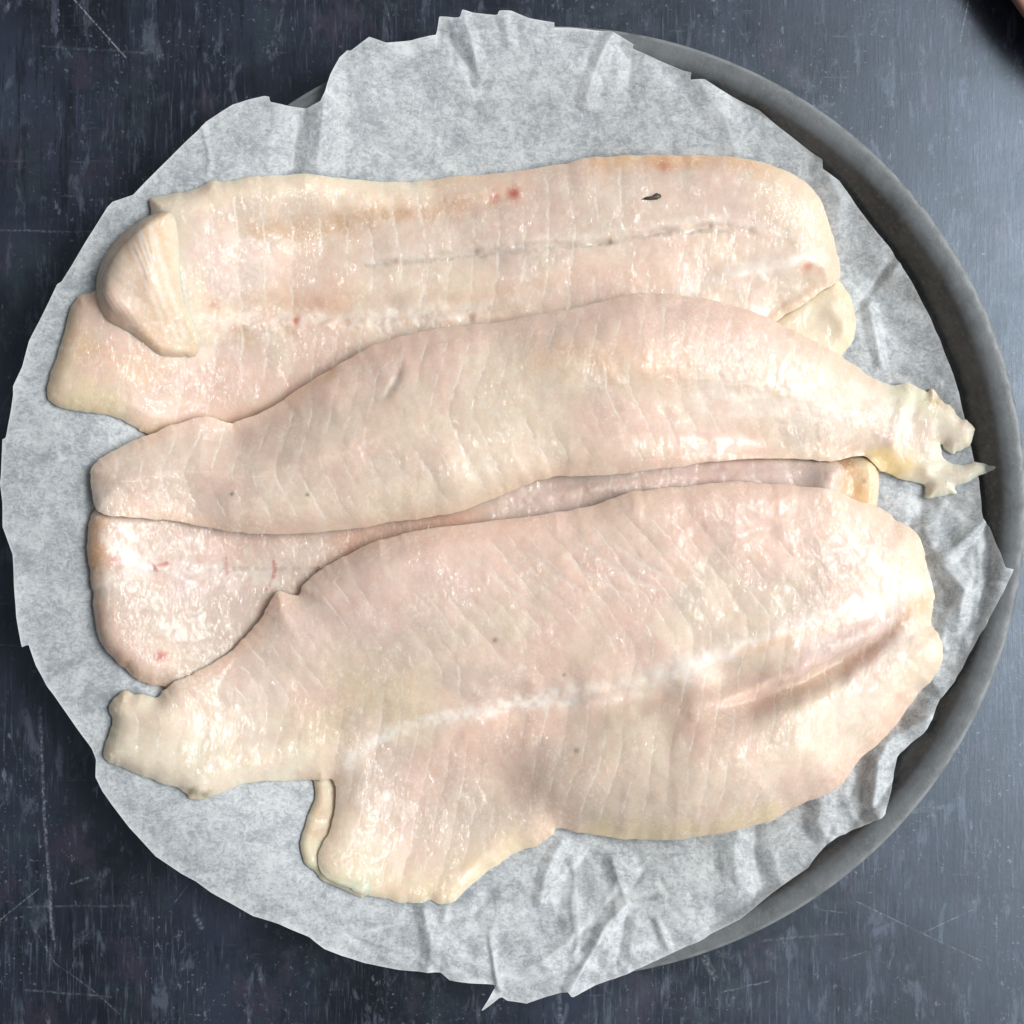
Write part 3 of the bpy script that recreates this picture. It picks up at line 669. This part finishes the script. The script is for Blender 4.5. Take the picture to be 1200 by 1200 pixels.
lobe('loin', f2, [(104,560),(106,550),(113,540),(122,533),(133,527),(150,518),(170,510),(200,498),(222,492),(243,488),(267,495),(290,490),(320,477),(340,463),(360,450),(380,437),(400,427),(425,411),(450,401),(500,388),(533,384),(567,380),(600,375),(633,369),(683,359),(733,347),(767,344),(800,347),(833,352),(867,361),(900,372),(940,392),(975,410),(1000,424),(1020,438),(1047,450),(1067,448),(1083,453),(1092,458),(1098,455),(1110,468),(1120,475),(1130,487),(1140,491),(1147,499),(1148,508),(1141,521),(1130,527),(1122,531),(1113,526),(1109,520),(1110,532),(1117,541),(1133,544),(1150,541),(1160,543),(1168,548),(1156,556),(1147,562),(1133,567),(1126,570),(1127,578),(1110,580),(1092,583),(1091,568),(1067,562),(1045,554),(1030,548),(1015,535),(990,538),(967,541),(930,537),(900,537),(850,540),(800,546),(740,554),(700,557),(660,558),(633,563),(605,573),(583,582),(560,592),(533,601),(500,606),(467,611),(400,622),(333,627),(283,624),(240,618),(207,611),(167,607),(133,604),(112,596),(106,580)],
     [(135,565,46,40),(200,555,58),(350,530,68),(500,490,74),(700,450,76),(850,440,66),(950,470,46,50),(1020,490,28,40),(1075,505,12,30),(1120,505,7,20),(1115,560,7,20),(1160,548,3,14),(1090,480,9,25)],
     112, wvar=1.7, edge_h=20, power=2.1, sig=30, seed=200, edge_w=16, edge_a=0.45, edge_col=np.array([0.66,0.43,0.28]), min_t=0.35,
     relief=[([(473,425),(465,450),(450,475)],3.5,-2.6),([(230,500),(270,512),(300,500)],12,-4),([(1035,455),(1062,470),(1052,520),(1058,555)],7,4),
             ([(300,585),(420,575),(520,550),(620,525),(760,500),(900,505)],16,3),([(350,500),(500,440),(650,410),(800,400)],15,-2.2),([(1095,540),(1090,565)],5,4),([(1070,480),(1110,500)],10,3),([(640,455),(760,435),(900,450),(990,470)],10,2.4,'bead')],
     marks=[([(388,437)],6,C_ORANGE*0.8,0.6),([(110,580),(118,598)],8,C_WHITE,0.4),([(1060,470),(1060,500)],9,C_WHITE,0.7),([(1040,540),(1085,558)],13,C_YEL*np.array([1,.92,.72]),0.85),([(1075,470),(1100,485),(1135,508),(1110,545),(1105,572),(1160,548)],22,np.array([0.74,0.70,0.58]),0.9,0.15),([(1103,467)],5,C_BROWN,0.75),([(1060,460),(1100,470)],10,C_GREEN*1.3,0.35),([(1140,553)],10,C_GREY*1.1,0.5),
            ([(473,424),(466,450),(452,474)],2.0,C_GREY*0.8,0.5,0.2),([(400,420),(560,382),(700,362),(860,366)],14,C_PINK,0.7),([(350,520),(500,490),(700,450),(880,470)],26,C_CREAM,0.45),([(120,560),(200,545),(330,540)],30,C_GREY*1.12,0.4),([(300,600),(450,585),(560,560)],16,C_CREAM,0.5),  # first grey line is the slit's shade painted in
            ([(770,390),(850,395),(900,400)],20,C_PINK*0.98,0.6),([(640,425),(700,420),(780,440)],14,C_ORANGE*1.15,0.25),([(830,480),(920,470),(1000,480)],18,C_WHITE,0.35,0.8),([(274,579)],1.6,C_DARK,0.8,0),([(363,580)],1.4,C_DARK,0.8,0),([(910,458)],3,C_BLOOD,0.35)],
     flakes=[(0.10,25,1.3,-0.40,[(100,560),(350,545),(600,470),(850,440),(1050,500)]),(0.25,12,0.3,0.2,None)])

# ---- fillet three: front one, the biggest
f3 = thing('fish_fillet', 'large pinkish raw fish fillet with white seam and rolled belly, lying over another fillet', 'fish fillet')
lobe('under_flap', f3, [(362,905),(368,917),(368,937),(362,952),(357,967),(353,980),(352,994),(357,1012),(370,1022),(377,1031),(397,1040),(430,1050),(450,1000),(430,930),(400,895)],
     [(380,980,9),(400,1010,12)], 12, edge_h=4, seed=340, base=C_CREAM, base2=np.array([0.70,0.53,0.36]), edge_a=0.3, bumpy=0.7, ragged=0.9, sig=8, marks=[([(375,925),(372,970)],10,np.array([0.62,0.45,0.32]),0.6)])  # brown mark paints the shaded hollow behind the fold
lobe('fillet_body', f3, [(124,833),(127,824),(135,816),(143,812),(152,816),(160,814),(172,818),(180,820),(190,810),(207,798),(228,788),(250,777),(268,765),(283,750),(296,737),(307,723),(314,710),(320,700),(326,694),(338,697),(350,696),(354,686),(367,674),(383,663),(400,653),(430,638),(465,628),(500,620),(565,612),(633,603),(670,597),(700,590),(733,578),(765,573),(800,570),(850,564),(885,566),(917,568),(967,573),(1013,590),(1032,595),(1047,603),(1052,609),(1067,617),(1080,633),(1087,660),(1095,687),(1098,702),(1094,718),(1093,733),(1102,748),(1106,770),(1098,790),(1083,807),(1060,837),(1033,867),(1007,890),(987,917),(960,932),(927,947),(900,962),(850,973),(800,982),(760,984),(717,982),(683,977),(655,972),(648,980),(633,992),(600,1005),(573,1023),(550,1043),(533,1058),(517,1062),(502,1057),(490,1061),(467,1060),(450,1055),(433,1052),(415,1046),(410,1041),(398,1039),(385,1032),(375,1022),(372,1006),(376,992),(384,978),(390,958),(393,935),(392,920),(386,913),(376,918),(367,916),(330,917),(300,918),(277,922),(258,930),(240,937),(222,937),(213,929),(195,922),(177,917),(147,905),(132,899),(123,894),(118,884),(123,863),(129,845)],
     [(150,860,16,40),(220,880,20,50),(300,850,30),(400,780,42),(420,860,30,50),(520,700,62),(550,790,46),(700,650,70),(720,740,54),(880,620,70),(900,690,58),(1000,630,48,50),(1060,660,38,40),(640,840,30,40),(760,815,38,30),(860,800,40,30),(440,960,16,60),(540,960,17,55),(500,1030,12,40),(610,960,22,30),(700,920,62,50),(800,908,94,60),(920,872,92,60),(1020,810,56,50),(1080,750,34,40)],
     115, wvar=1.6, edge_h=16, power=2.3, sig=34, e0=0.26, seed=300, edge_w=16, edge_a=0.45, edge_col=np.array([0.66,0.44,0.29]), min_t=0.3,
     relief=[([(400,895),(450,866),(490,854),(560,838),(640,828),(700,824),(780,812),(860,790),(940,765),(1020,735)],15,-17),([(560,838),(640,826),(700,820)],6,-4),([(420,882),(480,850),(560,829),(690,812),(760,798),(830,770),(900,742),(1000,712),(1085,690)],5.5,3.2,'bead'),
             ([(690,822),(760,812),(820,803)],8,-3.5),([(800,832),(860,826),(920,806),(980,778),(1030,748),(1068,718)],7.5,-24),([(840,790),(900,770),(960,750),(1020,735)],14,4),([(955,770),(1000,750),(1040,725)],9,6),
             ([(595,850),(590,900),(610,940)],24,-6),([(800,660),(880,622),(960,605)],6,-2.2),([(430,800),(520,730),(620,700),(760,660)],22,2),([(640,662),(740,650),(860,600)],5,-1.6,'crack'),
             ([(370,720),(440,690),(520,680)],6,-1.2),([(160,830),(190,850),(240,860)],12,3),([(400,930),(440,960),(500,960),(560,930)],14,2.5,'bead'),([(240,900),(330,880),(400,870)],14,2)] +
            [([(560+30*k,660-6*k),(600+30*k,690-6*k),(640+32*k,722-8*k)],3.2,-0.45) for k in range(6)],
     marks=[([(405,900),(420,882),(450,862),(490,848),(560,832),(640,820)],5,C_WHITE*1.02,0.85,0.45),([(640,820),(700,813),(760,798),(830,772)],9,C_WHITE*1.03,0.9,0.35),([(830,772),(900,745),(1000,712),(1085,690)],7,C_WHITE*1.03,0.9,0.3),([(1020,705),(1080,685)],10,C_WHITE*1.05,0.6,0.4),
            ([(870,760),(940,738),(1000,722)],5,C_ORANGE*1.15,0.4),([(1070,712),(1090,712)],9,C_ORANGE,0.65),([(940,770),(1000,748),(1040,730)],14,C_LILAC*1.02,0.6),([(885,806),(915,792),(950,782)],8,C_PINK*0.72,0.7),([(800,834),(860,828),(920,808),(980,780),(1030,750),(1068,720)],4,np.array([0.52,0.30,0.20]),0.6,0.3),([(800,845),(830,842)],7,C_BLOOD*1.4,0.3),([(690,826),(760,818),(840,838),(900,830)],12,C_PINK*0.96,0.7),  # brown and dark pink lines paint groove shade into the flesh colour
            ([(560,880),(600,920),(640,945)],30,np.array([0.62,0.45,0.36]),0.5),([(1065,640),(1078,680)],22,C_CREAM*1.04,0.6),([(1095,760),(1080,790)],18,C_CREAM*1.04,0.55),([(700,978),(800,978),(900,955)],12,C_YEL,0.55),  # brown dip and yellow lower edge are warm shading put into the colour
            ([(400,1030),(470,1050),(530,1045),(600,998)],16,C_CREAM*np.array([1.0,.98,.88]),0.7),([(400,1000),(440,1020)],18,C_CREAM,0.6),([(160,850),(170,890),(250,900),(330,900)],26,np.array([0.75,0.68,0.55]),0.85),([(215,932),(235,936)],4,C_GREEN*0.55,0.75),([(130,830),(122,880)],6,C_GREEN*1.1,0.3),
            ([(380,720),(450,690),(520,690)],26,C_LILAC*1.1,0.45),([(420,700),(600,640),(800,600),(960,600)],34,C_PINK*1.04,0.6),([(800,610),(880,600),(950,600)],22,C_PINK*0.98,0.5),([(440,930),(480,960),(540,950)],26,C_GREY*1.05,0.4),([(500,960),(520,990)],14,C_PINK*0.92,0.4),
            ([(452,937)],4,C_WHITE*1.1,0.9,0),([(580,749)],2.0,C_DARK,0.6,0),([(675,877)],2.0,C_GREEN*0.4,0.7,0),([(660,790)],1.5,C_DARK,0.5,0),([(750,870),(850,880),(950,850)],30,C_CREAM,0.35,0.7),([(380,850),(450,800),(480,830)],20,C_YEL,0.3)] +
           [([(560+30*k,660-6*k),(600+30*k,690-6*k),(640+32*k,722-8*k)],1.4,C_WHITE,0.28,0.7) for k in range(6)],
     flakes=[(0.25,22,1.0,0.45,[(120,860),(420,800),(700,760),(1050,680)])])

# ---- juice soaking into the paper along the fillets
_foot = blur(((HM - HM_PAPER) > 3).astype(float), 8)
_d = gsample(_foot, *PAPER_XY)
_d = smooth(0.06, 0.42, _d + 0.10 * fbm(PAPER_XY[0], PAPER_XY[1], 22, 401, 3)) * smooth(-0.45, 0.3, fbm(PAPER_XY[0], PAPER_XY[1], 75, 405, 2))
_a = paper.data.attributes.new('damp', 'FLOAT', 'POINT'); _a.data.foreach_set('value', _d.astype(np.float32))

# ---- the small dark fleck on the rear fillet
def fleck():
    P = unproj([(752,234),(757,231),(764,230),(769,226.5),(774,228),(775,231),(770,234),(762,234.5)], lambda x, y: gsample(HM, x, y))
    n = len(P); z = gsample(HM, P[:, 0], P[:, 1])
    c = P.mean(0); co = []
    for zz, sc in ((-1.0, 1.0), (1.6, 1.0), (2.6, 0.6), (2.8, 0.04)):
        q = c + (P - c) * sc
        co += [(a, b, k + zz) for (a, b), k in zip(q, gsample(HM, q[:, 0], q[:, 1]))]
    f = []
    for L in range(3):
        for k in range(n): f.append([L * n + k, L * n + (k + 1) % n, (L + 1) * n + (k + 1) % n, (L + 1) * n + k])
    m = NT('dark_fleck'); m.set(Base_Color=m.mix(m.noise(m.pos(), 900, 3), (0.10, 0.075, 0.05), (0.03, 0.024, 0.018)), Roughness=0.5)
    o = mesh_from('dark_fleck', co, np.array(f), m.m)
    return tag(o, 'tiny dark brown fleck stuck on the flat fillet', 'fleck')
fleck()

# ---- edge of a pinkish brown wooden plate poking into the corner
def plate():
    m = NT('pinkish_wood')
    n = m.noise(m.pos(1, 0.2, 1, 0.6), 160, 4)
    m.set(Base_Color=m.mix(n, (0.26, 0.11, 0.08), (0.44, 0.25, 0.18)), Roughness=0.5)
    ex, ey = at(1199, 8, 62)
    cx, cy = ex + 300 * 0.81, ey + 300 * 0.58
    prof = [(0, 52), (262, 52), (276, 56), (286, 62), (294, 63), (299, 59), (300, 52), (292, 34), (262, 8), (250, 0), (0, 0)]
    o = lathe('wooden_plate', prof, cx, cy, m.m, n=128)
    return tag(o, 'pinkish brown rounded plate edge at the table corner beyond the dark pan', 'plate')
plate()
